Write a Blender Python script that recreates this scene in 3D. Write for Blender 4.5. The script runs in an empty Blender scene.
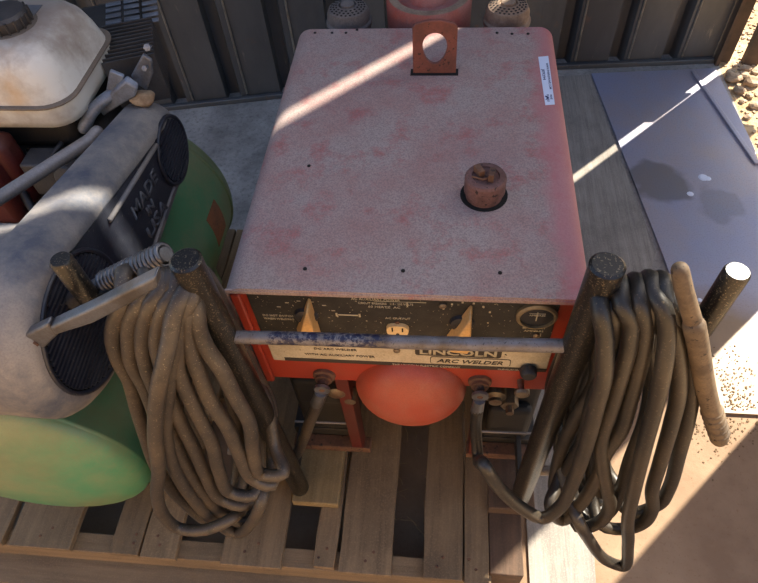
import bpy, bmesh, math, random
from mathutils import Vector, Matrix, noise
random.seed(4)
S = bpy.context.scene
COL = S.collection
PI = math.pi

# ------------------------------------------------------------------ camera
F = 611.375
CAM = Vector((0, 0, 1.6))
W = Matrix(((0.9945378, 0.0329088, -0.0990531),
            (0.0853579, -0.8025984, 0.5903810),
            (-0.0600711, -0.5956112, -0.8010236)))      # columns: right, down, forward
def ray(px, py): return W @ Vector((px - 379.0, py - 291.5, F))
def atz(px, py, z):
    r = ray(px, py); return CAM + r * ((z - CAM.z) / r.z)
def aty(px, py, y):
    r = ray(px, py); return CAM + r * (y / r.y)
def atx(px, py, x):
    r = ray(px, py); return CAM + r * (x / r.x)
cd = bpy.data.cameras.new('camera'); co = bpy.data.objects.new('camera', cd); COL.objects.link(co)
R, D, Fw = W.col[0], W.col[1], W.col[2]
co.matrix_world = Matrix(((R.x, -D.x, -Fw.x, CAM.x), (R.y, -D.y, -Fw.y, CAM.y), (R.z, -D.z, -Fw.z, CAM.z), (0, 0, 0, 1)))
cd.sensor_width = 36; cd.lens = F / 758 * 36; cd.clip_start = .02
S.camera = co

# ------------------------------------------------------------------ materials
def s2l(c):
    return tuple((v / 255 / 12.92 if v / 255 <= .04045 else ((v / 255 + .055) / 1.055) ** 2.4) for v in c) + (1,)
class N:
    def __init__(s, name):
        s.m = bpy.data.materials.new(name); s.m.use_nodes = True
        s.t = s.m.node_tree; s.b = s.t.nodes['Principled BSDF']
        s.tc = s.t.nodes.new('ShaderNodeTexCoord')
    def node(s, ty, **kw):
        n = s.t.nodes.new(ty)
        for k, v in kw.items(): setattr(n, k, v)
        return n
    def link(s, a, b): s.t.links.new(a, b)
    def coord(s, scale=(1, 1, 1), rot=(0, 0, 0), loc=(0, 0, 0)):
        mp = s.node('ShaderNodeMapping'); mp.inputs['Scale'].default_value = scale
        mp.inputs['Rotation'].default_value = rot; mp.inputs['Location'].default_value = loc
        s.link(s.tc.outputs['Object'], mp.inputs[0]); return mp.outputs[0]
    def noise(s, scale, detail=6, rough=.6, vec=None, dist=0):
        n = s.node('ShaderNodeTexNoise'); n.inputs['Scale'].default_value = scale
        n.inputs['Detail'].default_value = detail; n.inputs['Roughness'].default_value = rough
        n.inputs['Distortion'].default_value = dist
        s.link(vec if vec is not None else s.tc.outputs['Object'], n.inputs['Vector']); return n.outputs['Fac']
    def ramp(s, fac, lo, hi, a=0., b=1.):
        n = s.node('ShaderNodeMapRange'); n.inputs[1].default_value = lo; n.inputs[2].default_value = hi
        n.inputs[3].default_value = a; n.inputs[4].default_value = b
        s.link(fac, n.inputs[0]); return n.outputs[0]
    def mix(s, fac, a, b):
        n = s.node('ShaderNodeMix', data_type='RGBA')
        if isinstance(fac, float): n.inputs[0].default_value = fac
        else: s.link(fac, n.inputs[0])
        for i, c in ((6, a), (7, b)):
            if isinstance(c, tuple): n.inputs[i].default_value = c
            else: s.link(c, n.inputs[i])
        return n.outputs[2]
    def mul(s, a, b):
        n = s.node('ShaderNodeMath', operation='MULTIPLY'); s.link(a, n.inputs[0])
        if isinstance(b, float): n.inputs[1].default_value = b
        else: s.link(b, n.inputs[1])
        return n.outputs[0]
    def done(s, col, rough=.7, metal=0., bump=None, bs=.3, bd=.002, spec=None):
        if isinstance(col, tuple): s.b.inputs['Base Color'].default_value = col
        else: s.link(col, s.b.inputs['Base Color'])
        if isinstance(rough, float): s.b.inputs['Roughness'].default_value = rough
        else: s.link(rough, s.b.inputs['Roughness'])
        s.b.inputs['Metallic'].default_value = metal
        if spec is not None: s.b.inputs['Specular IOR Level'].default_value = spec
        if bump is not None:
            b = s.node('ShaderNodeBump'); b.inputs['Strength'].default_value = bs; b.inputs['Distance'].default_value = bd
            s.link(bump, b.inputs['Height']); s.link(b.outputs[0], s.b.inputs['Normal'])
        return s.m

def paint(name, base, dust, amount=(.4, .65), rough=.55, fine=300, speck=None, metal=0., scale=6):
    """a paint with dust or wear in noise patches and fine grain"""
    n = N(name)
    f = n.ramp(n.noise(scale, 8, .68), amount[0], amount[1])
    c = n.mix(f, s2l(base), s2l(dust))
    g = n.noise(fine, 2, .5)
    c = n.mix(n.ramp(g, .35, .75, 0, .35), c, s2l([v * .6 for v in base]))
    if speck:
        c = n.mix(n.ramp(n.noise(fine * .45, 3, .6), speck[1], speck[1] + .04), c, s2l(speck[0]))
    return n.done(c, rough, metal, g, .25, .001)

M = {}
# lid: faded red paint under grey dust, with specks
n = N('lid_red_dusty')
f1 = n.ramp(n.noise(5.5, 9, .72), .42, .66)
f2 = n.ramp(n.noise(15, 8, .75), .52, .66)
c = n.mix(f1, s2l((160, 144, 138)), s2l((158, 122, 116)))
c = n.mix(n.mul(f2, .7), c, s2l((162, 76, 76)))
c = n.mix(n.ramp(n.noise(420, 4, .65), .42, .62, 0, .6), c, s2l((108, 92, 90)))
c = n.mix(n.ramp(n.noise(140, 5, .7), .66, .69, 0, .6), c, s2l((88, 62, 62)))
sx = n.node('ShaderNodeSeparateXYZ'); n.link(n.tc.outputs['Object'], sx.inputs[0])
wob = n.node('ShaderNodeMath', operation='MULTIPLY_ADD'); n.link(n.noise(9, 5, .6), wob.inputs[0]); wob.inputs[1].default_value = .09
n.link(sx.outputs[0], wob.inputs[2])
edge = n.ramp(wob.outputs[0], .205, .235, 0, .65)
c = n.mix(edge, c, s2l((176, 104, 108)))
M['lid'] = n.done(c, .72, 0., n.noise(260, 3, .6), .3, .001)
M['red'] = paint('orange_red_paint', (156, 54, 36), (142, 74, 54), (.5, .8), .45, 400, ((60, 40, 30), .68))
M['red_dark'] = paint('dark_red_paint', (92, 30, 26), (84, 52, 44), (.4, .7), .5)
M['red_dusty'] = paint('dusty_red_paint', (146, 96, 90), (150, 70, 56), (.45, .62), .7)
M['dome_red'] = paint('dome_red_paint', (164, 70, 50), (158, 98, 80), (.44, .72), .42, 500)
M['rust'] = paint('rust', (90, 62, 48), (112, 80, 60), (.4, .6), .85, 180, ((50, 38, 32), .6), scale=30)
M['eye_red'] = paint('rusty_red_steel', (124, 72, 60), (104, 62, 52), (.42, .6), .75, 250, ((62, 40, 32), .62), scale=25)
M['cap_rust'] = paint('cap_rusty_red', (88, 58, 52), (112, 80, 74), (.4, .6), .8, 250, ((50, 36, 32), .6), scale=30)
M['black_metal'] = paint('black_painted_steel', (20, 20, 20), (50, 45, 38), (.52, .80), .30, 800, ((104, 92, 74), .59), scale=14)
n = N('worn_grey_steel')
c = n.mix(n.ramp(n.noise(20, 8, .68), .42, .62), s2l((112, 110, 114)), s2l((92, 82, 72)))
c = n.mix(n.ramp(n.noise(300, 3, .6), .60, .68), c, s2l((54, 50, 48)))
sx = n.node('ShaderNodeSeparateXYZ'); n.link(n.tc.outputs['Object'], sx.inputs[0])
wb = n.node('ShaderNodeMath', operation='MULTIPLY_ADD'); n.link(n.noise(60, 5, .7), wb.inputs[0]); wb.inputs[1].default_value = .06; n.link(sx.outputs[0], wb.inputs[2])
mk = n.mul(n.ramp(wb.outputs[0], -.225, -.215), n.ramp(wb.outputs[0], -.035, -.06))
c = n.mix(n.mul(mk, n.ramp(n.noise(90, 5, .75), .46, .54)), c, s2l((30, 34, 60)))
M['grey_bar'] = n.done(c, .45, .2, n.noise(300, 2, .5), .25, .001)
M['hole'] = N('dark_opening').done(s2l((16, 14, 13)), .9)
M['guts'] = paint('greasy_black_parts', (34, 32, 31), (56, 51, 46), (.45, .7), .7)
M['panel_black'] = paint('black_control_plate', (30, 29, 28), (54, 51, 46), (.44, .70), .6, 420, ((170, 160, 136), .66), scale=22)
M['legend'] = N('pale_legend_ink').done(s2l((172, 162, 136)), .7)
M['ivory'] = paint('ivory_plastic', (214, 186, 138), (190, 160, 116), (.5, .8), .5)
M['tan_lever'] = paint('tan_plastic_lever', (206, 164, 106), (180, 140, 88), (.5, .8), .5)
M['plate_cream'] = paint('cream_nameplate', (196, 184, 158), (168, 152, 124), (.45, .7), .5, 300, ((96, 84, 64), .66), scale=18)
M['ink'] = N('dark_ink').done(s2l((52, 46, 40)), .7)
M['glass'] = N('dark_gauge_face').done(s2l((46, 46, 46)), .2)
M['rim'] = paint('worn_brass_rim', (150, 132, 98), (110, 98, 76), (.4, .7), .45, metal=.4)
M['white_label'] = N('white_label_paper').done(s2l((206, 214, 232)), .5)
M['label_blue'] = N('label_navy_ink').done(s2l((38, 44, 92)), .6)
M['bolt'] = paint('bolt_metal', (128, 116, 100), (100, 72, 54), (.45, .65), .45, metal=.6, scale=40)
# cable rubber
n = N('cable_rubber')
c = n.mix(n.ramp(n.noise(7, 7, .65), .40, .68), s2l((56, 51, 47)), s2l((90, 78, 63)))
c = n.mix(n.ramp(n.noise(45, 6, .7), .52, .72), c, s2l((46, 43, 40)))
c = n.mix(n.ramp(n.noise(320, 3, .6), .62, .70, 0, .6), c, s2l((160, 146, 120)))
M['cable'] = n.done(c, .46, 0., n.noise(160, 4, .6), .25, .001)
n = N('cable_rubber_dark')
c = n.mix(n.ramp(n.noise(7, 7, .65), .42, .72), s2l((33, 31, 29)), s2l((62, 54, 44)))
c = n.mix(n.ramp(n.noise(320, 3, .6), .60, .68, 0, .6), c, s2l((104, 92, 74)))
M['cable_dark'] = n.done(c, .42, 0., n.noise(160, 4, .6), .25, .001)
# compressor
n = N('green_tank_paint')
c = n.mix(n.ramp(n.noise(4.5, 8, .65), .40, .62), s2l((74, 140, 102)), s2l((128, 140, 104)))
c = n.mix(n.ramp(n.noise(2.6, 5, .6, n.coord(loc=(3, 1, 2))), .5, .64), c, s2l((104, 120, 86)))
c = n.mix(n.ramp(n.noise(420, 3, .6), .45, .7, 0, .3), c, s2l((120, 100, 80)))
M['green'] = n.done(c, .42, 0.)
n = N('grey_guard_plastic')
c = n.mix(n.ramp(n.noise(8, 8, .7), .36, .60), s2l((70, 76, 90)), s2l((134, 128, 122)))
c = n.mix(n.ramp(n.noise(380, 3, .6), .45, .68, 0, .35), c, s2l((92, 88, 86)))
M['guard'] = n.done(c, .6, 0., n.noise(300, 3, .6), .2, .001)
M['guard_face'] = paint('dark_guard_plastic', (32, 35, 46), (54, 57, 66), (.45, .7), .45, 380, ((92, 88, 82), .66), scale=12)
M['emboss'] = paint('embossed_plastic', (84, 86, 94), (104, 102, 102), (.45, .7), .5)
n = N('white_fuel_tank_paint')
c = n.mix(n.ramp(n.noise(6, 8, .7), .46, .70), s2l((206, 204, 196)), s2l((150, 136, 122)))
c = n.mix(n.ramp(n.noise(4, 4, .6, n.coord(loc=(5, 2, 0))), .55, .68, 0, .8), c, s2l((196, 158, 108)))
gd = n.node('ShaderNodeVectorMath', operation='DISTANCE'); n.link(n.tc.outputs['Object'], gd.inputs[0]); gd.inputs[1].default_value = (-.80, 1.03, 1.02)
gm = n.node('ShaderNodeMath', operation='MULTIPLY_ADD'); n.link(n.noise(11, 7, .7), gm.inputs[0]); gm.inputs[1].default_value = -.16; n.link(gd.outputs['Value'], gm.inputs[2])
c = n.mix(n.ramp(gm.outputs[0], .06, -.01, 0, .75), c, s2l((122, 104, 92)))
M['tank_white'] = n.done(c, .4)
M['gasket'] = paint('tank_seam_grime', (120, 106, 92), (90, 80, 70), (.4, .7), .7)
M['tube_grey'] = paint('galvanised_tube', (150, 146, 146), (120, 112, 104), (.4, .7), .45, metal=.3)
M['silver'] = paint('cast_aluminium', (140, 150, 166), (104, 104, 106), (.42, .68), .45, metal=.35, scale=20)
M['fin'] = paint('engine_fins', (86, 86, 88), (60, 56, 54), (.4, .7), .6, metal=.3)
M['muffler_guard'] = paint('muffler_guard', (120, 124, 132), (72, 68, 66), (.4, .65), .55, metal=.3)
M['black_plastic'] = paint('black_plastic', (38, 38, 42), (74, 70, 68), (.5, .75), .5)
M['clod'] = paint('dried_mud', (158, 136, 108), (128, 104, 80), (.4, .6), .95, 200, scale=30)
M['copper_label'] = paint('faded_brown_label', (142, 92, 62), (112, 78, 58), (.4, .65), .6, 300, ((70, 50, 40), .62), scale=20)
M['jaw'] = paint('clamp_metal', (118, 120, 126), (92, 86, 80), (.44, .68), .4, metal=.65, scale=18)
M['tan_grip'] = paint('dusty_electrode_grip', (112, 94, 72), (80, 66, 52), (.42, .64), .75, 300, ((52, 42, 34), .64), scale=24)
# can tops
M['can'] = paint('dusty_brown_can', (118, 96, 80), (150, 128, 108), (.42, .62), .8, 250, scale=16)
M['can_grey'] = paint('dusty_grey_can', (92, 86, 84), (116, 108, 104), (.42, .62), .8, 250, scale=16)

def wood(name, dark, light, grain_axis='y', rough=.85, stain=None, sc=1.):
    n = N(name)
    st = {'x': (1.2, 22, 22), 'y': (22, 1.2, 22)}[grain_axis]
    oi = n.node('ShaderNodeObjectInfo')
    vm = n.node('ShaderNodeVectorMath', operation='ADD'); cm = n.node('ShaderNodeCombineXYZ')
    ml = n.mul(oi.outputs['Random'], 37.)
    n.link(ml, cm.inputs[0]); n.link(ml, cm.inputs[1])
    n.link(n.coord([v * sc for v in st]), vm.inputs[0]); n.link(cm.outputs[0], vm.inputs[1])
    g = n.noise(2.2, 8, .7, vm.outputs[0], .6)
    c = n.mix(n.ramp(g, .34, .66), s2l(dark), s2l(light))
    c = n.mix(n.ramp(n.noise(5.0, 7, .65), .45, .75, 0, .6), c, s2l([v * .72 for v in dark]))
    c = n.mix(n.ramp(n.noise(260, 3, .6), .5, .72, 0, .4), c, s2l([min(255, v * 1.15) for v in light]))
    c = n.mix(n.ramp(oi.outputs['Random'], 0, 1, 0, .35), c, s2l([v * .7 for v in dark]))
    return n.done(c, rough, 0., g, .5, .003)
M['pallet'] = wood('pallet_wood', (108, 90, 68), (146, 122, 92))
M['pallet_x'] = wood('pallet_wood_crosswise', (112, 94, 72), (146, 124, 96), 'x')
M['block'] = wood('block_wood', (122, 104, 72), (146, 126, 90))
M['block_brown'] = wood('brown_block_wood', (70, 54, 42), (96, 74, 58))
M['ply'] = wood('weathered_plywood', (128, 122, 116), (168, 161, 152), 'y', .9, sc=1.6)

# concrete floor with a patch of tan dust spread over the front right
n = N('dusty_concrete')
c = n.mix(n.ramp(n.noise(5, 9, .7), .36, .64), s2l((124, 120, 116)), s2l((168, 162, 156)))
c = n.mix(n.ramp(n.noise(60, 6, .7), .5, .68, 0, .6), c, s2l((88, 82, 78)))
c = n.mix(n.ramp(n.noise(30, 8, .75), .60, .66, 0, .6), c, s2l((176, 168, 158)))
sx = n.node('ShaderNodeSeparateXYZ'); n.link(n.tc.outputs['Object'], sx.inputs[0])
wb = n.node('ShaderNodeMath', operation='MULTIPLY_ADD'); n.link(n.noise(3, 5, .6), wb.inputs[0]); wb.inputs[1].default_value = .25
n.link(sx.outputs[1], wb.inputs[2])
tanf = n.ramp(wb.outputs[0], 1.25, 1.10)
tc_ = n.mix(n.ramp(n.noise(4, 7, .65), .4, .65), s2l((126, 102, 80)), s2l((146, 122, 98)))
tc_ = n.mix(n.ramp(n.noise(120, 4, .6), .60, .66, 0, .5), tc_, s2l((120, 90, 64)))
c = n.mix(tanf, c, tc_)
M['concrete'] = n.done(c, .85, 0., n.noise(60, 6, .7), .4, .003)
n = N('dry_dirt')
c = n.mix(n.ramp(n.noise(3, 9, .7), .36, .64), s2l((170, 140, 104)), s2l((206, 178, 138)))
c = n.mix(n.ramp(n.noise(40, 6, .7), .5, .66, 0, .7), c, s2l((128, 100, 72)))
M['dirt'] = n.done(c, .95, 0., n.noise(40, 8, .75), .8, .01)
# blue-grey steel plate with oil stains
n = N('blue_grey_steel')
c = n.mix(n.ramp(n.noise(2.6, 8, .65), .36, .66), s2l((138, 144, 172)), s2l((156, 146, 148)))
c = n.mix(n.ramp(n.noise(9, 8, .7, n.coord((3, 1, 1))), .50, .70, 0, .7), c, s2l((142, 148, 168)))
c = n.mix(n.ramp(n.noise(200, 3, .6), .5, .72, 0, .35), c, s2l((92, 84, 84)))
sx = n.node('ShaderNodeSeparateXYZ'); n.link(n.tc.outputs['Object'], sx.inputs[0])
wb = n.node('ShaderNodeMath', operation='MULTIPLY_ADD'); n.link(n.noise(3, 5, .6), wb.inputs[0]); wb.inputs[1].default_value = .25
n.link(sx.outputs[1], wb.inputs[2])
tanf = n.ramp(wb.outputs[0], 1.34, 1.20)
tc_ = n.mix(n.ramp(n.noise(4, 7, .65), .4, .65), s2l((106, 87, 68)), s2l((126, 104, 82)))
c = n.mix(tanf, c, tc_)
for (sxx, syy, r, st) in ((.770, 1.70, .115, .62), (.955, 1.60, .085, .32)):
    gd = n.node('ShaderNodeVectorMath', operation='DISTANCE')
    dn = n.node('ShaderNodeMix', data_type='VECTOR'); dn.inputs[0].default_value = .15
    nt = n.node('ShaderNodeTexNoise'); nt.inputs['Scale'].default_value = 9; n.link(n.tc.outputs['Object'], nt.inputs['Vector'])
    n.link(n.tc.outputs['Object'], dn.inputs[4]); n.link(nt.outputs['Color'], dn.inputs[5])
    n.link(dn.outputs[1], gd.inputs[0]); gd.inputs[1].default_value = (sxx * .85 + .075, syy * .85 + .075, .075)
    c = n.mix(n.ramp(gd.outputs['Value'], r * .92, r * .66, 0, st), c, s2l((78, 74, 70)))
M['steel_plate'] = n.done(c, n.ramp(n.noise(3, 5, .6), .3, .7, .42, .62), .12, n.noise(12, 4, .6), .1, .003)
# wall sheet
n = N('dark_wall_steel')
c = n.mix(n.ramp(n.noise(3, 8, .65, n.coord((1, 1, .35))), .38, .66), s2l((70, 72, 76)), s2l((94, 96, 98)))
c = n.mix(n.ramp(n.noise(7, 8, .75), .60, .68, 0, .6), c, s2l((112, 84, 68)))
c = n.mix(n.ramp(n.noise(26, 6, .7, n.coord((1, 1, .2))), .62, .72, 0, .6), c, s2l((148, 142, 132)))
M['wall'] = n.done(c, .5, .35, n.noise(60, 4, .6), .15, .002)
M['jamb'] = paint('brown_rusty_jamb', (84, 66, 52), (64, 52, 42), (.42, .62), .8, scale=12)
M['straw'] = N('dry_straw').done(s2l((150, 128, 92)), .9)
M['stone'] = paint('pale_stone', (178, 158, 132), (150, 124, 98), (.4, .62), .9, 160, scale=18)
M['sawdust'] = N('wood_chips').done(s2l((104, 84, 60)), .95)
M['tan_bounce'] = paint('tan_bounce_surface', (188, 160, 124), (176, 146, 110), (.4, .7), .9)

# ------------------------------------------------------------------ mesh helpers
def link(name, bm, mat, parent=None, smooth=False, bevel=0, angle=None, seg=2):
    me = bpy.data.meshes.new(name)
    bmesh.ops.recalc_face_normals(bm, faces=bm.faces)
    bm.to_mesh(me); bm.free()
    me.materials.append(M[mat] if isinstance(mat, str) else mat)
    if smooth:
        for p in me.polygons: p.use_smooth = True
    o = bpy.data.objects.new(name, me); COL.objects.link(o)
    if parent is not None:
        o.parent = parent; o.matrix_parent_inverse = Matrix.Translation(-base_of(parent))
    if bevel:
        b = o.modifiers.new('bevel', 'BEVEL'); b.width = bevel; b.segments = seg; b.limit_method = 'ANGLE'; b.angle_limit = .6
        for p in me.polygons: p.use_smooth = True
        me.set_sharp_from_angle(angle=.7) if hasattr(me, 'set_sharp_from_angle') else None
    elif smooth and angle:
        me.set_sharp_from_angle(angle=angle)
    return o
BASE = {}
def base_of(o): return Vector(BASE.get(o.name, (0, 0, 0)))   # parts keep the world frame, only a thing's Empty is offset
def thing(name, label, cat, loc, group=None):
    o = bpy.data.objects.new(name, None); COL.objects.link(o); o.location = loc; o.empty_display_size = .05
    BASE[o.name] = tuple(loc); o['label'] = label; o['category'] = cat
    if group: o['group'] = group
    return o
def tag(o, label=None, cat=None, group=None, kind=None):
    for k, v in (('label', label), ('category', cat), ('group', group), ('kind', kind)):
        if v: o[k] = v
    return o
def box(bm, x0, x1, y0, y1, z0, z1, rot=None, piv=None):
    vs = [bm.verts.new(v) for v in ((x0, y0, z0), (x1, y0, z0), (x1, y1, z0), (x0, y1, z0), (x0, y0, z1), (x1, y0, z1), (x1, y1, z1), (x0, y1, z1))]
    for f in ((3, 2, 1, 0), (4, 5, 6, 7), (0, 1, 5, 4), (1, 2, 6, 5), (2, 3, 7, 6), (3, 0, 4, 7)): bm.faces.new([vs[i] for i in f])
    if rot is not None:
        p = Vector(piv) if piv else Vector(((x0 + x1) / 2, (y0 + y1) / 2, (z0 + z1) / 2))
        for v in vs: v.co = rot @ (v.co - p) + p
    return vs
def B(*a, **k):
    bm = bmesh.new(); box(bm, *a, **k); return bm
def frame(d):
    d = d.normalized(); a = Vector((0, 0, 1)) if abs(d.z) < .9 else Vector((1, 0, 0))
    u = d.cross(a).normalized(); return u, d.cross(u).normalized()
def tube(bm, pts, r, n=12, cap=True, round_end=False):
    """swept tube; r a number or a list"""
    pts = [Vector(p) for p in pts]
    rs = r if isinstance(r, (list, tuple)) else [r] * len(pts)
    if round_end:
        d0 = (pts[0] - pts[1]).normalized(); d1 = (pts[-1] - pts[-2]).normalized(); r0, r1 = rs[0], rs[-1]
        pre = [(pts[0] + d0 * r0 * math.sin(a), r0 * math.cos(a)) for a in (1.4, 1.0, .55)]
        post = [(pts[-1] + d1 * r1 * math.sin(a), r1 * math.cos(a)) for a in (.55, 1.0, 1.4)]
        pts = [p for p, _ in pre] + pts + [p for p, _ in post]; rs = [q for _, q in pre] + list(rs) + [q for _, q in post]
    T = [(pts[min(i + 1, len(pts) - 1)] - pts[max(i - 1, 0)]).normalized() for i in range(len(pts))]
    u, _ = frame(T[0]); rings = []
    for i, p in enumerate(pts):
        u = (u - T[i] * u.dot(T[i])).normalized(); v = T[i].cross(u)
        rings.append([bm.verts.new(p + (u * math.cos(2 * PI * k / n) + v * math.sin(2 * PI * k / n)) * rs[i]) for k in range(n)])
    for a, b in zip(rings, rings[1:]):
        for k in range(n): bm.faces.new((a[k], a[(k + 1) % n], b[(k + 1) % n], b[k]))
    if cap: bm.faces.new(rings[0][::-1]); bm.faces.new(rings[-1])
    return bm
def T(pts, r, **k): return tube(bmesh.new(), pts, r, **k)
def lathe(bm, prof, c, axis=(0, 0, 1), n=32):
    """prof: list of (radius, height along axis)"""
    ax = Vector(axis).normalized(); u, v = frame(ax); c = Vector(c); rings = []
    for r, h in prof:
        if r < 1e-6: rings.append([bm.verts.new(c + ax * h)])
        else: rings.append([bm.verts.new(c + ax * h + (u * math.cos(2 * PI * k / n) + v * math.sin(2 * PI * k / n)) * r) for k in range(n)])
    for a, b in zip(rings, rings[1:]):
        for k in range(n):
            q = [a[k % len(a)], a[(k + 1) % len(a)], b[(k + 1) % len(b)], b[k % len(b)]]
            q2 = []
            for x in q:
                if x not in q2: q2.append(x)
            if len(q2) > 2: bm.faces.new(q2)
    if len(rings[0]) > 1: bm.faces.new(rings[0][::-1])
    if len(rings[-1]) > 1: bm.faces.new(rings[-1])
    return bm
def Lt(*a, **k): return lathe(bmesh.new(), *a, **k)
def prism(bm, poly, f0, f1):
    """poly of 2-D points, f0/f1 map a point to the two end caps"""
    a = [bm.verts.new(f0(p)) for p in poly]; b = [bm.verts.new(f1(p)) for p in poly]
    bm.faces.new(a[::-1]); bm.faces.new(b)
    for i in range(len(poly)):
        j = (i + 1) % len(poly); bm.faces.new((a[i], a[j], b[j], b[i]))
    return bm
def catmull(pts, step=.012):
    pts = [Vector(p) for p in pts]; P = [pts[0] * 2 - pts[1]] + pts + [pts[-1] * 2 - pts[-2]]; out = []
    for i in range(1, len(P) - 2):
        p0, p1, p2, p3 = P[i - 1:i + 3]; n = max(2, int((p2 - p1).length / step))
        d = [max(1e-4, (b - a).length ** .5) for a, b in ((p0, p1), (p1, p2), (p2, p3))]
        t0, t1 = 0, d[0]; t2 = t1 + d[1]; t3 = t2 + d[2]
        for k in range(n):
            t = t1 + (t2 - t1) * k / n
            A1 = p0 * ((t1 - t) / (t1 - t0)) + p1 * ((t - t0) / (t1 - t0)); A2 = p1 * ((t2 - t) / (t2 - t1)) + p2 * ((t - t1) / (t2 - t1))
            A3 = p2 * ((t3 - t) / (t3 - t2)) + p3 * ((t - t2) / (t3 - t2))
            B1 = A1 * ((t2 - t) / (t2 - t0)) + A2 * ((t - t0) / (t2 - t0)); B2 = A2 * ((t3 - t) / (t3 - t1)) + A3 * ((t - t1) / (t3 - t1))
            out.append(B1 * ((t2 - t) / (t2 - t1)) + B2 * ((t - t1) / (t2 - t1)))
    out.append(pts[-1]); return out
def text_bm(s, origin, right, up, width=None, height=None, depth=.0008, shear=0, bold=0):
    """lettering as mesh lying in the plane (right, up), lower-left corner at origin"""
    cu = bpy.data.curves.new('t', 'FONT'); cu.body = s; cu.extrude = 0; cu.shear = shear; cu.offset = bold; cu.resolution_u = 2
    ob = bpy.data.objects.new('t', cu)
    me = bpy.data.meshes.new_from_object(ob)
    xs = [v.co.x for v in me.vertices]; ys = [v.co.y for v in me.vertices]
    w, h = max(xs) - min(xs), max(ys) - min(ys)
    sy = height / h if height else width / w
    sxx = width / w if width else sy
    bm = bmesh.new(); bm.from_mesh(me)
    right = Vector(right).normalized(); up = Vector(up).normalized(); nrm = right.cross(up)
    r = bmesh.ops.extrude_face_region(bm, geom=list(bm.faces))
    top = {v for v in r['geom'] if isinstance(v, bmesh.types.BMVert)}
    mx, my = min(xs), min(ys)
    for v in bm.verts:
        v.co = Vector(origin) + right * (v.co.x - mx) * sxx + up * (v.co.y - my) * sy + nrm * (depth if v in top else 0)
    bpy.data.objects.remove(ob); bpy.data.curves.remove(cu); bpy.data.meshes.remove(me)
    return bm
def merge(bms):
    out = bmesh.new()
    for b in bms:
        me = bpy.data.meshes.new('x'); b.to_mesh(me); b.free(); out.from_mesh(me); bpy.data.meshes.remove(me)
    return out

# ------------------------------------------------------------------ setting
fl = link('floor', B(-2.6, 1.15, -1.2, 2.6, -.05, 0), 'concrete'); tag(fl, kind='structure')
gr = link('ground', B(-12, 12, -12, 12, -.30, -.052), 'dirt'); tag(gr, kind='structure')
yd = link('trim_1', B(1.152, 6, -1.2, 6, -.05, -.006), 'dirt'); tag(yd, kind='structure')
# back wall of ribbed steel sheet, with a slight kink behind the welder
TN = [6]
M['rib_highlight'] = paint('painted_rib_highlight', (160, 158, 154), (110, 108, 104), (.4, .68), .45, 200, scale=18)  # pale colour painted in as the highlight along each wall rib
def ribbed(name, A, Bp, z0, z1, phase=0., period=.225, flip=1, mat='wall'):
    A, Bp = Vector(A), Vector(Bp); L = (Bp - A).length; d = (Bp - A) / L; nrm = Vector((-d.y, d.x)) * flip
    prof = []; t = phase - period
    while t < L:
        for (u, w) in ((0, 0), (.003, -.005), (.009, -.005), (.012, 0), (.148, 0), (.156, .055), (.200, .055), (.214, 0)): prof.append((t + u, w))
        t += period
    prof = [(0, 0)] + [p for p in prof if 0 < p[0] < L] + [(L, 0)]
    bm = bmesh.new(); fr, bk = [], []
    for (s, w) in prof:
        p = A + d * s + nrm * w; q = A + d * s + nrm * (w + .004)
        fr.append([bm.verts.new((p.x, p.y, z)) for z in (z0, z1)]); bk.append([bm.verts.new((q.x, q.y, z)) for z in (z0, z1)])
    for i in range(len(prof) - 1):
        bm.faces.new((fr[i][0], fr[i + 1][0], fr[i + 1][1], fr[i][1])); bm.faces.new((bk[i][0], bk[i][1], bk[i + 1][1], bk[i + 1][0]))
        for k in (0, 1): bm.faces.new((fr[i][k], bk[i][k], bk[i + 1][k], fr[i + 1][k]))
    bm.faces.new((fr[0][0], fr[0][1], bk[0][1], bk[0][0])); bm.faces.new((fr[-1][0], bk[-1][0], bk[-1][1], fr[-1][1]))
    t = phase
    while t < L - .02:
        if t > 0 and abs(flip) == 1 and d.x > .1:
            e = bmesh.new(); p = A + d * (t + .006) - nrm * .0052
            tube(e, [(p.x, p.y, max(z0, .03)), (p.x, p.y, z1)], .0042, n=8)  # thin pale strip drawn as the light line on the rib
            tag(link('trim_%d' % TN[0], e, 'rib_highlight', smooth=True), kind='structure'); TN[0] += 1
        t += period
    o = link(name, bm, mat); tag(o, kind='structure'); return o
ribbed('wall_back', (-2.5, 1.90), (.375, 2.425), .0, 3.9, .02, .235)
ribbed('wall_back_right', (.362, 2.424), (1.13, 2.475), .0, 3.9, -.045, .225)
bm = bmesh.new()
P = [(-2.5, 1.872), (.375, 2.397), (1.13, 2.447), (1.13, 2.468), (.375, 2.418), (-2.5, 1.893)]
prism(bm, P, lambda p: (p[0], p[1], .0005), lambda p: (p[0], p[1], .022))
tag(link('trim_2', bm, 'wall', bevel=.003), kind='structure')
# jamb at the end of the back wall, post beyond the slit, hinge across it
bm = B(1.133, 1.148, 2.43, 2.52, 0, 3.9); box(bm, 1.148, 1.200, 2.462, 2.477, 0, 3.9); box(bm, 1.185, 1.200, 2.477, 2.53, 0, 3.9)
tag(link('trim_3', bm, 'jamb'), kind='structure')
bm = B(1.250, 1.300, 2.440, 2.475, -.05, 3.9); box(bm, 1.300, 1.309, 2.44, 2.50, -.05, 3.9)
tag(link('trim_4', bm, 'jamb'), kind='structure')
tag(link('trim_5', B(1.200, 1.250, 2.478, 2.49, .34, .57), 'jamb'), kind='structure')
# unseen sun blockers added at the right: two sheets with an open strip between
ribbed('sun_blocker_right', (1.45, 1.665), (1.45, 2.672), .40, 3.9, .05, .225, -1)
ribbed('sun_blocker_right_front', (1.45, .45), (1.45, 1.365), .02, 3.9, .05, .225, -1)
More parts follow.
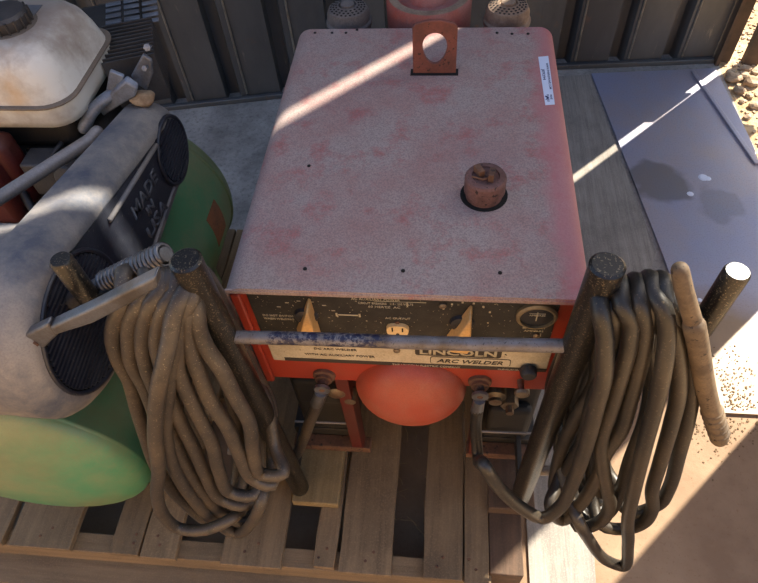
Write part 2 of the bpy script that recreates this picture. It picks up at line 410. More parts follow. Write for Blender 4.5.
# unseen sunlit wall added behind the camera to bounce warm light
tag(link('bounce_wall', B(-4, 3, -2.7, -2.5, -.05, 3.0), 'tan_bounce'), kind='structure')

# plywood and steel plate lying on the floor
bm = bmesh.new()
P = [(.235, .12), (.375, .12), (.40, .55), (.705, 1.375), (.604, 2.36), (.235, 2.33)]
prism(bm, P, lambda p: (p[0], p[1], .0005), lambda p: (p[0], p[1], .007))
tag(link('plywood_sheet', bm, 'ply'), 'weathered grey plywood sheet on the floor between the welder and the steel plate', 'plywood')
pl = thing('steel_plate', 'large blue-grey steel plate lying on the floor at the right with oil stains', 'plate', (.9, 1.6, 0))
bm = bmesh.new()
P = [(.613, 2.365), (.722, 1.375), (.775, .80), (1.085, .80), (1.148, 1.9), (1.125, 2.40)]
prism(bm, P, lambda p: (p[0], p[1], .0005), lambda p: (p[0], p[1], .010))
link('sheet', bm, 'steel_plate', pl)
bm = bmesh.new()
P = [(1.018, 2.375), (1.034, 2.376), (1.143, 1.80), (1.122, 1.80)]
prism(bm, P, lambda p: (p[0], p[1], .010), lambda p: (p[0], p[1], .017))
link('ridge', bm, 'steel_plate', pl, bevel=.003)
for (x, y, s) in ((.868, 1.645, .012), (.93, 1.73, .018), (.945, 1.725, .012), (.80, 1.18, .008)):
    link('bare_spot', Lt([(s, 0), (s * .6, .002), (0, .0022)], (x, y, .010), n=9), 'white_label', pl)

# ------------------------------------------------------------------ pallet
pal = thing('pallet', 'weathered wooden pallet under the welder and the compressor', 'pallet', (-.45, .8, 0))
edges = [(-1.18, -1.02), (-1.005, -.848), (-.752, -.680), (-.676, -.592), (-.483, -.343), (-.262, -.213), (-.207, -.088), (-.020, .068), (.074, .128)]
for i, (a, b) in enumerate(edges):
    random.seed(i + 10)
    bm = bmesh.new(); y0 = .299 + random.uniform(-.006, .006); sk = random.uniform(-.004, .004); ns = 14
    rows = []
    for k in range(ns + 1):
        y = y0 + (1.32 - y0) * k / ns; ja = random.uniform(-.0018, .0018); jb = random.uniform(-.0018, .0018)
        dz = random.uniform(-.0006, .0006)
        rows.append([bm.verts.new(v) for v in ((a + ja + sk, y, .112), (b + jb + sk, y, .112), (b + jb + sk, y, .130 + dz), (a + ja + sk, y, .130 + dz))])
    for r0, r1 in zip(rows, rows[1:]):
        for k in range(4): bm.faces.new((r0[k], r0[(k + 1) % 4], r1[(k + 1) % 4], r1[k]))
    bm.faces.new(rows[0]); bm.faces.new(rows[-1][::-1])
    d = link('deck_board', bm, 'pallet', pal, bevel=.0015)
    for yy in (.325, .345):
        nb = Lt([(.0035, 0), (.003, .001), (0, .0012)], ((a + b) / 2 + random.uniform(-.02, .02), yy, .1302), n=10)
        link('nail', nb, 'rust', d)
for (a, b) in ((.302, .345), (.79, .83), (1.27, 1.31)):
    link('stringer', B(-1.19, .135, a, b, .020, .1115), 'pallet_x', pal, bevel=.002)
for (a, b) in ((.235, .345), (.76, .86), (1.21, 1.31)):
    link('bottom_board', B(-1.2, .14, a, b, .001, .0195), 'pallet_x', pal, bevel=.002)
link('end_block', B(.130, .205, .318, .60, .022, .128), 'block_brown', pal, bevel=.003)
# blocks under the rack posts and the welder frame
lb = link('wood_block', B(-.333, -.222, .437, .66, .1305, .158), 'block', bevel=.003)
tag(lb, 'pale yellow wood block on the pallet under the left black post', 'wood block')
rb = link('wood_block', B(.128, .232, .450, .70, .1305, .168), 'block_brown', bevel=.003)
tag(rb, 'dark brown wood block on the pallet under the right black post', 'wood block')
bm = bmesh.new(); random.seed(3)
for k in range(16):
    p = atz(random.uniform(396, 425), random.uniform(425, 535), .06); a = random.uniform(0, 6.3); l = random.uniform(.01, .035)
    q = p + Vector((math.cos(a) * l, math.sin(a) * l, random.uniform(.0, .03)))
    tube(bm, [p, (p + q) / 2 + Vector((.003, 0, .004)), q], .0007, n=5)
tag(link('dry_straw', bm, 'straw'), 'dry straw and twigs caught in the gap between pallet boards', 'straw', kind='stuff')

# ------------------------------------------------------------------ welder
wd = thing('arc_welder', 'dusty red engine-driven arc welder with a lifting eye and a cable rack', 'welder', (-.055, .9, .17))
LX0, LX1, LY0, LY1, LZ = -.334, .224, .531, 1.245, .875
# lid: a folded sheet, side edges rolled over
r = .034; prof = [(LX0, LZ - .075)]
for k in range(9):
    a = PI - k * PI / 16; prof.append((LX0 + r + r * math.cos(a), LZ - r + r * math.sin(a)))
for k in range(9):
    a = PI / 2 - k * PI / 16; prof.append((LX1 - r + r * math.cos(a), LZ - r + r * math.sin(a)))
prof.append((LX1, LZ - .075))
ins = [(min(max(x, LX0 + .004), LX1 - .004), z - (.004 if z > LZ - .05 else 0)) for x, z in prof]
bm = bmesh.new(); NS = 6
rows = []
for k in range(NS + 1):
    y = LY0 + (LY1 - LY0) * k / NS
    rows.append(([bm.verts.new((x, y, z)) for x, z in prof], [bm.verts.new((x, y, z)) for x, z in ins]))
for (a, ai), (b, bi) in zip(rows, rows[1:]):
    for i in range(len(prof) - 1):
        bm.faces.new((a[i], a[i + 1], b[i + 1], b[i])); bm.faces.new((ai[i], bi[i], bi[i + 1], ai[i + 1]))
    for i in (0, -1): bm.faces.new((a[i], b[i], bi[i], ai[i]))
for (a, ai) in (rows[0], rows[-1]):
    for i in range(len(prof) - 1): bm.faces.new((a[i], ai[i], ai[i + 1], a[i + 1]))
lid = link('lid', bm, 'lid', wd, smooth=True, angle=.9)
# front lip of the lid
link('lip', B(LX0 + .008, LX1 - .008, LY0 - .0015, LY0 + .0025, LZ - .012, LZ - .0035), 'lid', lid, bevel=.001)
for (u, v) in ((305, 269), (403, 271), (500, 273), (315, 33), (332, 33), (346, 33), (357, 30), (497, 33), (512, 34), (528, 34), (309, 166)):
    p = atz(u, v, LZ); hb = Lt([(.0032, 0), (.0032, .0012), (.0015, .002), (0, .002)], (p.x, p.y, LZ), n=10)
    link('screw', hb, 'hole', lid)
# case: side, rear and front panels
cs = bmesh.new()
box(cs, LX0 + .006, LX0 + .012, .548, 1.24, .56, .838); box(cs, LX1 - .012, LX1 - .006, .548, 1.24, .56, .838)
box(cs, LX0 + .006, LX1 - .006, 1.234, 1.24, .56, .838)
link('case', cs, 'red', wd)
fp = link('front_panel', B(LX0 + .022, LX1 - .022, .545, .552, .572, .868), 'red', wd, bevel=.002)
for xa in (LX0 + .007, LX1 - .023): link('panel_frame', B(xa, xa + .016, .538, .548, .565, .846), 'red', wd, bevel=.003)
# control plate and nameplate
cp = link('control_plate', B(-.300, .178, .5405, .5448, .735, .858), 'panel_black', wd, bevel=.001)
X, Z = (1, 0, 0), (0, 0, 1)
def front_text(s, x, z, w, h, mat, parent, y=.5398, **k): return link('lettering', text_bm(s, (x, y, z), X, Z, w, h, .0006, **k), mat, parent)
legs = [text_bm('AC AUXILIARY POWER', (-.135, .5402, .844), X, Z, .075, .006), text_bm('CIRCUIT BREAKERS   115 / 230 VOLTS', (-.125, .5402, .834), X, Z, .085, .005),
        text_bm('60 HERTZ  AC', (-.11, .5402, .825), X, Z, .05, .005), text_bm('AC OUTPUT', (-.085, .5402, .795), X, Z, .04, .005),
        text_bm('DO NOT SWITCH', (-.285, .5402, .790), X, Z, .05, .005), text_bm('WHEN WELDING', (-.285, .5402, .781), X, Z, .05, .005),
        text_bm('BATTERY', (.131, .5402, .783), X, Z, .036, .0055), text_bm('AMPERES', (.134, .5402, .774), X, Z, .03, .0045),
        text_bm('CONTROL OF CURRENT', (-.06, .5402, .850), X, Z, .07, .0045), text_bm('A   B   C   D   E', (-.185, .5402, .85), X, Z, .07, .005)]
for k, a in enumerate([.5, .9, 1.3, 1.7, 2.1, 2.5]):
    legs.append(B(.04 + .042 * math.cos(a) - .0015, .04 + .042 * math.cos(a) + .0015, .5396, .5402, .800 + .045 * math.sin(a), .804 + .045 * math.sin(a)))
    legs.append(B(-.212 + .052 * math.cos(a) - .003, -.212 + .052 * math.cos(a) + .003, .5396, .5402, .790 + .045 * math.sin(a), .7915 + .045 * math.sin(a)))
legs.append(B(-.16, -.128, .5396, .5402, .800, .803)); legs.append(B(-.10, -.02, .5396, .5402, .842, .8432)); legs.append(B(-.05, -.048, .5396, .5402, .83, .842))
legs.append(B(.16, .162, .5396, .5402, .76, .77)); legs.append(B(-.164, -.161, .5396, .5402, .797, .806)); legs.append(B(-.127, -.124, .5396, .5402, .797, .806))
for k_, lb_ in enumerate(legs): link('lettering' if k_ < 10 else 'dial_mark', lb_, 'legend', cp)
def lever(x, z):
    bm = bmesh.new()
    prism(bm, [(-.024, -.050), (.013, -.054), (.017, -.044), (.014, .050), (.010, .053), (-.023, -.034)], lambda p: (x + p[0], .5402, z + p[1]), lambda p: (x + p[0] * .75 + .002, .515, z + p[1] * .92 - .002))
    b = link('selector_lever', bm, 'tan_lever', wd, bevel=.002)
    link('hub', Lt([(.02, 0), (.018, .006), (.010, .008), (0, .008)], (x, .5402, z + .004), (0, -1, 0), n=20), 'black_plastic', b)
    return b
lever(-.212, .793); lever(.036, .789)
# mains socket
bm = bmesh.new(); ov = []
for k in range(28):
    a = 2 * PI * k / 28; ov.append((.0185 * math.copysign(abs(math.cos(a)) ** .7, math.cos(a)), .0155 * math.copysign(abs(math.sin(a)) ** .8, math.sin(a))))
for (zc) in (.768,):
    prism(bm, ov, lambda p: (-.066 + p[0], .5402, zc + p[1]), lambda p: (-.066 + p[0] * .95, .534, zc + p[1] * .95))
sk = link('power_socket', bm, 'ivory', wd, smooth=True, angle=.6)
bm = B(-.0755, -.073, .5332, .5342, .768, .779); box(bm, -.059, -.0565, .5332, .5342, .768, .778); lathe(bm, [(.0028, 0), (.0028, .0006), (0, .0006)], (-.066, .5342, .760), (0, -1, 0), 10)
link('slot', bm, 'hole', sk)
link('screw', Lt([(.004, 0), (.0035, .002), (0, .0022)], (-.066, .5402, .786), (0, -1, 0), 10), 'rust', sk)
# ammeter
gx, gz = .147, .822
gg = link('gauge', Lt([(.031, 0), (.031, .006), (.028, .009), (.0255, .009), (.0255, .004), (0, .004)], (gx, .5402, gz), (0, -1, 0), 40), 'rim', wd, smooth=True, angle=.6)
link('gauge_face', Lt([(.025, 0), (.025, .0006), (0, .0006)], (gx, .5360, gz), (0, -1, 0), 32), 'glass', gg)
link('needle', merge([B(gx - .0008, gx + .0008, .5345, .5352, gz - .010, gz + .012), text_bm('AMPERES', (gx - .012, .5350, gz + .003), X, Z, .024, .0035), B(gx - .012, gx + .012, .5345, .5352, gz + .0085, gz + .0095)]), 'legend', gg)
# screws of the panel
for (x, z) in ((.005, .838), (.155, .765), (.152, .752), (-.07, .70)):
    bm = Lt([(.006, 0), (.006, .003), (.003, .005), (0, .005)], (x, .5402, z), (0, -1, 0), 8)
    link('screw', bm, 'bolt', cp)
npl = link('nameplate', B(-.297, .188, .5410, .5448, .645, .732), 'plate_cream', wd, bevel=.001)
link('lower_band', B(-.275, .188, .5404, .5411, .646, .657), 'ink', npl)
front_text('THE LINCOLN ELECTRIC COMPANY', -.08, .6485, .12, .0055, 'plate_cream', npl)
front_text('CLEVELAND, OHIO', .105, .6485, .055, .0045, 'plate_cream', npl)
front_text('DC ARC WELDER', -.215, .690, .075, .006, 'ink', npl, y=.5406)
front_text('WITH AC AUXILIARY POWER', -.235, .670, .125, .0065, 'ink', npl, y=.5406)
def rrect(w, h, rr, n=5):
    out = []
    for (cx, cz, a0) in ((w / 2 - rr, h / 2 - rr, 0), (-w / 2 + rr, h / 2 - rr, PI / 2), (-w / 2 + rr, -h / 2 + rr, PI), (w / 2 - rr, -h / 2 + rr, 1.5 * PI)):
        for k in range(n + 1):
            a = a0 + k * PI / 2 / n; out.append((cx + rr * math.cos(a), cz + rr * math.sin(a)))
    return out
def plaque(cx, cz, w, h, y, mat, t=.0006):
    bm = bmesh.new(); prism(bm, rrect(w, h, h * .22), lambda p: (cx + p[0], y, cz + p[1]), lambda p: (cx + p[0], y - t, cz + p[1])); return bm
lg = link('logo_plaque', plaque(.034, .7000, .146, .028, .5408, 'ink'), 'ink', npl)
link('lettering', text_bm('LINCOLN', (-.031, .5401, .6905), X, Z, .130, .019, .0006, bold=.03), 'legend', lg)
lg2 = link('model_plaque', plaque(.056, .6715, .138, .024, .5408, 'ink'), 'ink', npl)
link('plaque_ground', plaque(.056, .6715, .135, .0215, .5401, 'plate_cream', .0003), 'plate_cream', lg2)
link('lettering', text_bm('ARC WELDER', (-.002, .5397, .6655), X, Z, .114, .0118, .0005, shear=.25, bold=.02), 'ink', lg2)
front_text('R', .112, .697, .004, .004, 'ink', npl, y=.5406)
# output studs and knobs
def stud(x, z, R=.016):
    bm = bmesh.new()
    lathe(bm, [(R * 1.35, 0), (R * 1.3, .006), (R, .008), (R, .014)], (x, .5449, z), (0, -1, 0), 24)
    lathe(bm, [(R * .62, .014), (R * .62, .022)], (x, .5449, z), (0, -1, 0), 6)
    lathe(bm, [(R * .35, .022), (R * .35, .034), (0, .035)], (x, .5449, z), (0, -1, 0), 12)
    return link('output_stud', bm, 'rust', wd)
stud(-.211, .592); stud(.078, .596)
k1 = link('control_knob', Lt([(.008, 0), (.008, .006), (.015, .008), (.014, .020), (.011, .024), (0, .024)], (.156, .5449, .660), (0, -1, 0), 24), 'black_plastic', wd, smooth=True, angle=.6)
bm = Lt([(.006, 0), (.006, .028), (0, .029)], (.150, .5449, .605), (0, -1, 0), 12)
lathe(bm, [(.013, 0), (.011, .005), (0, .006)], (.150, .520, .605), (0, -1, 0), 16)
link('stud_knob', bm, 'bolt', wd, smooth=True, angle=.7)
# generator end bell
bm = bmesh.new(); prf = []
for k in range(15):
    a = k / 14 * PI / 2; prf.append((.106 * math.cos(a) if k < 14 else 0, .072 * math.sin(a)))
prf = [(.106, -.10)] + prf
lathe(bm, prf, (-.050, .556, .549), (0, -1, 0), 48)
eb = link('end_bell', bm, 'dome_red', wd, smooth=True)
link('plug', Lt([(.008, 0), (.006, .003), (0, .0035)], (-.047, .4905, .530), (0, -1, -.3), 14), 'dome_red', eb)
# parts seen under the front panel
ch = bmesh.new()
box(ch, -.345, -.19, .60, 1.24, .175, .215); box(ch, .09, .235, .60, 1.24, .175, .215); box(ch, -.345, .235, .90, .96, .176, .214)
link('chassis', ch, 'guts', wd, bevel=.003)
en = bmesh.new()
box(en, -.315, -.185, .60, .86, .216, .55); box(en, -.16, .07, .80, 1.1, .216, .56); box(en, .105, .215, .60, .86, .216, .55)
box(en, -.30, -.20, .575, .60, .40, .50); box(en, .11, .20, .57, .60, .30, .42)
link('engine_block', en, 'guts', wd, bevel=.012, seg=3)
for bt in ([Lt([(.022, 0), (.022, .028), (.013, .034), (.013, .04)], (.115, .59, .50), (0, -1, 0), 16), Lt([(.018, 0), (.018, .034), (.008, .034), (.008, .05)], (.145, .59, .475), (0, -1, 0), 6),
            Lt([(.02, 0), (.02, .03), (.01, .036)], (-.20, .58, .505), (0, -1, 0), 12), Lt([(.012, 0), (.012, .03), (0, .03)], (-.175, .58, .47), (0, -1, 0), 12), Lt([(.014, 0), (.014, .03)], (.165, .59, .52), (0, -1, 0), 10)]):
    link('fitting', bt, 'bolt', wd, smooth=True, angle=.6)
for (xa, xb) in ((-.315, -.170), (.090, .220)):
    link('tie_rod', T([(xa, .562, .335), (xb, .562, .340)], .0028, n=8), 'tube_grey', wd)
for (x0, x1) in ((-.196, -.170), (.078, .088)):
    bm = bmesh.new()
    prism(bm, [(.548, .585), (.60, .585), (.60, .17), (.575, .17), (.556, .22)], lambda p: (x0, p[0], p[1]), lambda p: (x1, p[0], p[1]))
    link('side_bracket', bm, 'red_dark', wd, bevel=.002)
link('base_rail', B(-.345, -.155, .567, .60, .1595, .185), 'rust', wd, bevel=.003)
link('base_rail', B(.075, .235, .567, .60, .1695, .195), 'rust', wd, bevel=.003)
# lifting eye
def lift(p): return aty(p[0], p[1], 1.084)
NP = 40; out, inn = [], []
cxe, cze = -.0253, .928
def outline(a):
    dx, dz = math.cos(a), math.sin(a); t = 9
    for (nx, nz, dd) in ((1, 0, .0425), (-1, 0, .0425), (0, -1, .060), (0, 1, .057), (.55, .835, .0625), (-.55, .835, .0625), (.28, .96, .0585), (-.28, .96, .0585)):
        q = dx * nx + dz * nz
        if q > 1e-6: t = min(t, dd / q)
    return (dx * t, dz * t)
angs = sorted([2 * PI * k / NP for k in range(NP)] + [math.atan2(-.060, .0425) + 2 * PI, math.atan2(-.060, -.0425) + 2 * PI])
bm = bmesh.new(); rings = []
for (fn, y) in ((outline, 1.080), (outline, 1.088), (lambda a: (.0232 * math.cos(a) * (1 + .16 * math.sin(a)), .0325 * math.sin(a)), 1.088), (lambda a: (.0232 * math.cos(a) * (1 + .16 * math.sin(a)), .0325 * math.sin(a)), 1.080)):
    rings.append([bm.verts.new((cxe + fn(a)[0], y, cze + fn(a)[1])) for a in angs])
for i in range(4):
    a, b = rings[i], rings[(i + 1) % 4]
    for k in range(len(angs)): bm.faces.new((a[k], a[(k + 1) % len(angs)], b[(k + 1) % len(angs)], b[k]))
link('lifting_eye', bm, 'eye_red', wd, bevel=.0012)
link('eye_slot', B(-.073, .022, 1.072, 1.094, LZ - .001, LZ + .0008), 'hole', wd)
# fuel filler cap
fx, fy = .067, .738
fc = link('filler_cap', Lt([(.030, 0), (.030, .012), (.0335, .014), (.0335, .040), (.031, .044), (.022, .0445), (.021, .042), (0, .042)], (fx, fy, LZ), n=36), 'cap_rust', wd, smooth=True, angle=.5)
link('filler_collar', Lt([(.039, 0), (.039, .0008), (.037, .0012), (0, .0012)], (fx, fy + .002, LZ), n=36), 'hole', wd)
bm = bmesh.new(); box(bm, fx - .016, fx - .006, fy - .004, fy + .016, LZ + .042, LZ + .055, Matrix.Rotation(.5, 3, 'Z')); box(bm, fx + .004, fx + .013, fy - .014, fy + .006, LZ + .042, LZ + .057, Matrix.Rotation(-.2, 3, 'Z')); 
tube(bm, [(fx - .022, fy - .004, LZ + .046), (fx - .004, fy - .012, LZ + .047), (fx + .008, fy - .004, LZ + .047)], .0018, n=6)
link('cap_lug', bm, 'rust', fc, bevel=.001)
# auction sticker on the lid edge
sc = [(.181, 1.132), (.183, .978), (.2085, .981), (.2085, 1.139)]
st = bmesh.new(); prism(st, [(.1815, 1.134), (.184, .978), (.2015, .980), (.2015, 1.137)], lambda p: (p[0], p[1], LZ + .0002), lambda p: (p[0], p[1], LZ + .0008))
stk = link('sticker', st, 'white_label', lid); tag(stk, 'white sticker with black printing')
DN = (0.012, -1, 0); RU = (1, .012, 0)
for (tt, sx_, sy_, w_, h_) in (('JE9294', .1835, 1.092, .036, .007), ('WWW.PURPLEWAVE.COM', .1945, 1.112, .085, .0045), ('PURPLE', .1885, 1.010, .022, .004), ('WAVE', .1945, 1.010, .015, .004)):
    link('lettering', text_bm(tt, (sx_, sy_, LZ + .0008), (0.01, -1, 0), (1, .01, 0), w_, h_, .0003, bold=.01), 'label_blue', stk)
bm = bmesh.new()
ar = [(.006 * math.cos(a), .006 * math.sin(a)) for a in [PI * k / 10 for k in range(11)]] + [(.0035 * math.cos(a) - .001, .0025 * math.sin(a)) for a in [PI - PI * k / 10 for k in range(11)]]
prism(bm, ar, lambda p: (.1885 + p[1] - .003, 1.000 + p[0], LZ + .0008), lambda p: (.1885 + p[1] - .003, 1.000 + p[0], LZ + .0011))
link('emblem', bm, 'label_blue', stk)
# mufflers and air cleaner at the back
def perforated(x, y, z, R, mat, holes):
    o = link('muffler', Lt([(R * .97, -.45), (R * .97, -.035), (R * 1.03, -.030), (R * 1.03, -.022), (R * .95, -.018), (R * .95, -.004), (R * .85, .008), (R * .40, .016), (R * .38, .010), (R * .32, .010), (R * .30, .018), (0, .019)], (x, y, z), n=40), mat, wd, smooth=True, angle=.8)
    bm = bmesh.new(); random.seed(7)
    for ring, cnt in ((.50, 16), (.62, 20), (.74, 24)):
        for k in range(cnt):
            a = 2 * PI * (k + .5 * (ring == .62)) / cnt; hz = .016 - (ring - .40) / .45 * .008
            lathe(bm, [(.0028, 0), (.0028, .0008), (0, .0008)], (x + R * ring * math.cos(a), y + R * ring * math.sin(a), z + hz - .0002), n=7)
    link('perforation', bm, 'hole', o)
perforated(-.232, 1.345, .860, .052, 'can_grey', 1)
perforated(.131, 1.345, .860, .052, 'can', 1)
ac = link('air_cleaner', Lt([(.095, -.45), (.098, -.02), (.098, .0), (.094, .006), (.074, .006), (.072, -.006), (.058, -.008), (.045, -.004), (.040, .008), (.034, .012), (.030, .024), (.012, .028), (0, .028)], (-.047, 1.378, .875), n=48), 'red_dusty', wd, smooth=True, angle=.8)
bm = bmesh.new(); rg = [[bm.verts.new((-.047 + r_ * math.cos(2 * PI * k / 48), 1.378 + r_ * math.sin(2 * PI * k / 48), z_)) for k in range(48)] for r_, z_ in ((.0935, .8812), (.0925, .8822), (.076, .8822), (.0745, .8812))]
for i in range(4):
    for k in range(48): bm.faces.new((rg[i][k], rg[i][(k + 1) % 48], rg[(i + 1) % 4][(k + 1) % 48], rg[(i + 1) % 4][k]))
link('dusty_top', bm, 'can', ac)
link('wing_nut', merge([B(-.055, -.035, 1.376, 1.380, .902, .914), Lt([(.006, 0), (.005, .012), (0, .012)], (-.047, 1.378, .900), n=10)]), 'rust', ac)

# cable rack in front: posts, cross bar, arms with upturned ends
PY = .472
rk = link('cable_rack', merge([T([aty(236, 337, PY), aty(300, 338.5, PY), aty(430, 343, PY), aty(566, 346, PY)], .0105, n=16)]), 'grey_bar', wd, smooth=True, angle=.6)
tp_l, tp_r = aty(185, 259, PY), aty(608, 264, PY)
def post(p, foot):
    bm = bmesh.new(); xs = p.x
    tube(bm, [(foot.x, foot.y, foot.z), (foot.x, foot.y, foot.z + .03), (xs, p.y, p.z - .02), (xs, p.y, p.z - .003), (xs, p.y, p.z)], [.0215, .0215, .0215, .0215, .018], n=28)
    return link('post', bm, 'black_metal', rk, smooth=True, angle=.6)
post(tp_l, Vector((-.318, PY, .1585))); post(tp_r, Vector((.196, PY, .1685)))
ARM_Z = .944
hl, hr = aty(60, 259, PY), aty(738, 271, PY)
def arm(x0, x1, tip):
    s = 1 if x1 > x0 else -1
    a = link('arm', T([(x0, PY, ARM_Z), (x1, PY, ARM_Z - (.034 if s < 0 else .014))], .0145, n=18), 'black_metal', rk, smooth=True, angle=.6)
    link('upturned_end', T([(x1, PY, ARM_Z - .050), (x1, PY, tip.z - .004), (x1, PY, tip.z)], [.0155, .0155, .013], n=24), 'black_metal', a, smooth=True, angle=.6)
arm(tp_l.x, hl.x, hl); arm(tp_r.x, hr.x, hr)
for (x0, x1) in ((-.316, -.44), (.196, .325)):
    a = T([(x0, PY, .36), (x1, PY + .003, .365)], .0105, n=14)
    link('lower_rod', a, 'tube_grey', rk, smooth=True, angle=.6)
for xa in (-.326, .188): link('gusset', B(xa, xa + .010, PY + .015, .60, .20, .24), 'guts', rk)

# ------------------------------------------------------------------ welding cables
def depth(py, dy=0.):
    t = min(1, max(0, (py - 310) / 240)); u = min(1, max(0, (308 - py) / 20)); u = u * u * (3 - 2 * u)
    return (PY - .0275 - .090 * t ** 1.1 + dy * min(1, .25 + t * 3)) * (1 - u) + (PY - .010) * u
def coil(strands, side, rad, top_x, mat, parent, tail=None, seed=1):
    """front strands traced top to bottom; between them the cable runs back up behind the arm"""
    random.seed(seed); path = []
    n = len(strands)
    for i, (pts, dy) in enumerate(strands):
        fr = [aty(u, v, depth(v, dy)) for u, v in pts]
        for q in fr: q.z = max(q.z, rad + .012)
        f0 = fr[0]; tx = f0.x + (top_x[i] - f0.x) * .4; zt = f0.z
        if i > 0:
            last = path[-1]
            path.append(Vector((last.x * .7 + tx * .3, last.y + .045, last.z + .004)))
            path.append(Vector((last.x * .4 + tx * .6 + random.uniform(-.01, .01), PY + .030, last.z + .09)))
            path.append(Vector((tx + random.uniform(-.008, .008), PY + .050, .62)))
            path.append(Vector((tx, PY + .046, ARM_Z - .09)))
        path.append(Vector((tx * .6 + f0.x * .4, PY + .030, ARM_Z + .004)))
        path.append(Vector((tx * .25 + f0.x * .75, PY + .008, max(zt + .001, ARM_Z + .0145 + rad))))
        path += fr
    if tail: path += tail
    return path
LS = [
 ([(124, 301), (116, 318), (113, 338), (118, 359), (129, 379), (137, 409), (145, 435), (158, 470), (182, 500), (212, 520)], .010),
 ([(147, 294), (136, 309), (130, 322), (129, 342), (132, 363), (144, 385), (157, 420), (166, 452), (190, 490), (225, 512)], .004),
 ([(163, 290), (152, 303), (145, 320), (143, 346), (147, 368), (158, 395), (170, 431), (184, 462), (203, 492), (222, 513), (246, 522)], -.002),
 ([(177, 291), (166, 305), (159, 325), (157, 343), (162, 366), (170, 396), (182, 425), (195, 450), (205, 474), (221, 499), (246, 505)], -.006),
 ([(192, 299), (183, 315), (180, 335), (178, 368), (188, 394), (200, 419), (212, 443), (219, 471), (230, 492), (254, 495)], -.010),
 ([(189, 313), (187.5, 328), (191, 351), (199, 373), (210, 400), (228, 428), (240, 456), (253, 479), (272, 485)], -.006),
 ([(197, 315), (199, 330), (207, 348.5), (221, 369), (237, 400), (249, 422), (253, 453), (261, 474), (284, 473)], -.002),
 ([(176, 330), (172, 365), (166, 412), (166, 437), (174, 468), (191, 496), (213, 520), (236, 533), (262, 500)], -.014),
 ([(188, 288), (181, 299), (173, 318), (170, 338), (165, 360), (160, 380), (156.5, 403), (155, 440), (158.6, 468), (157, 493), (163, 514), (178, 528), (204, 530)], -.040),
]
TXL = [-.425, -.41, -.39, -.375, -.355, -.345, -.34, -.36, -.365]
cb = thing('welding_cable', 'coiled brown-grey welding cable hanging on the left side of the rack', 'cable', (-.38, PY, .15))
path = coil(LS, -1, .0132, TXL, 'cable', cb)
# run on to the left stud
l0 = Vector((-.211, .525, .592))
tail = [path[-1] + Vector((.06, .03, .004)), Vector((-.44, .47, .15)), Vector((-.38, .50, .17)), Vector((-.325, .515, .24)), Vector((-.290, .522, .33)), Vector((-.262, .524, .42)), Vector((-.236, .524, .50)), Vector((-.216, .520, .565))]
head = [aty(140, 283, .415), aty(150, 291, .43)]
path = path + tail
link('cable', T(catmull(path), .0124, n=12), 'cable', cb, smooth=True)
def lug(p, d, parent):
    d = Vector(d).normalized(); e = Vector(p) + d * .065
    bm = tube(bmesh.new(), [Vector(p) + d * .014, e], [.011, .0125], n=12)
    lathe(bm, [(.015, -.003), (.015, .003)], p, (0, -1, 0), 20)
    return link('terminal_lug', bm, 'jaw', parent, smooth=True, angle=.6)
lug((-.211, .514, .592), (-.32, .02, -1), cb)
# ground clamp
cy = .425
gc = link('ground_clamp', bmesh.new(), 'jaw', cb)
gc.data.clear_geometry()
bm = bmesh.new()
J = [aty(u, v, cy - .008) for u, v in ((52, 322), (95, 302), (130, 284), (158, 270), (160, 282), (130, 300), (95, 318), (58, 330))]
prism(bm, J, lambda p: (p.x, p.y - .010, p.z), lambda p: (p.x, p.y + .010, p.z))
J = [aty(u, v, cy - .008) for u, v in ((0, 349), (30, 329), (50, 319), (60, 331), (40, 350), (14, 366), (4, 362))]
prism(bm, J, lambda p: (p.x, p.y - .008, p.z), lambda p: (p.x, p.y + .008, p.z))
me = bpy.data.meshes.new('ground_clamp'); bmesh.ops.recalc_face_normals(bm, faces=bm.faces); bm.to_mesh(me); bm.free(); me.materials.append(M['jaw']); gc.data = me
b = gc.modifiers.new('bevel', 'BEVEL'); b.width = .004; b.segments = 3
link('rivet', Lt([(.0085, 0), (.0075, .004), (.004, .004), (.004, .001), (0, .001)], tuple(aty(33, 343, cy - .0155) ), (0, -1, 0), 18), 'rust', gc)
link('copper_tip', prism(bmesh.new(), [aty(u, v, cy - .008) for u, v in ((1, 352), (8, 348), (14, 358), (6, 364))], lambda p: (p.x, p.y - .0095, p.z), lambda p: (p.x, p.y + .0095, p.z)), 'copper_label', gc)
a0, a1 = aty(72, 304, cy + .075), aty(166, 254, cy + .075); sp = []
a0 = aty(104, 283, cy + .075)
dv = (a1 - a0); u_, v_ = frame(dv); turns = 16
for k in range(turns * 12 + 1):
    t = k / (turns * 12); a = 2 * PI * turns * t
    sp.append(a0 + dv * t + (u_ * math.cos(a) + v_ * math.sin(a)) * .0150)
link('spring', T(sp, .0036, n=6), 'jaw', gc, smooth=True)
link('clamp_sleeve', T([aty(62, 306, cy + .075), aty(70, 301, cy + .075), aty(104, 283, cy + .075), a1], [.010, .0125, .0125, .0105], n=16), 'jaw', gc, smooth=True, angle=.6)
lp = aty(88, 296, cy + .06); ld = (aty(104, 287, cy - .004) - aty(80, 300, cy - .004)).normalized(); lu = Vector((0, -1, 0)).cross(ld); lu = -lu if lu.z < 0 else lu

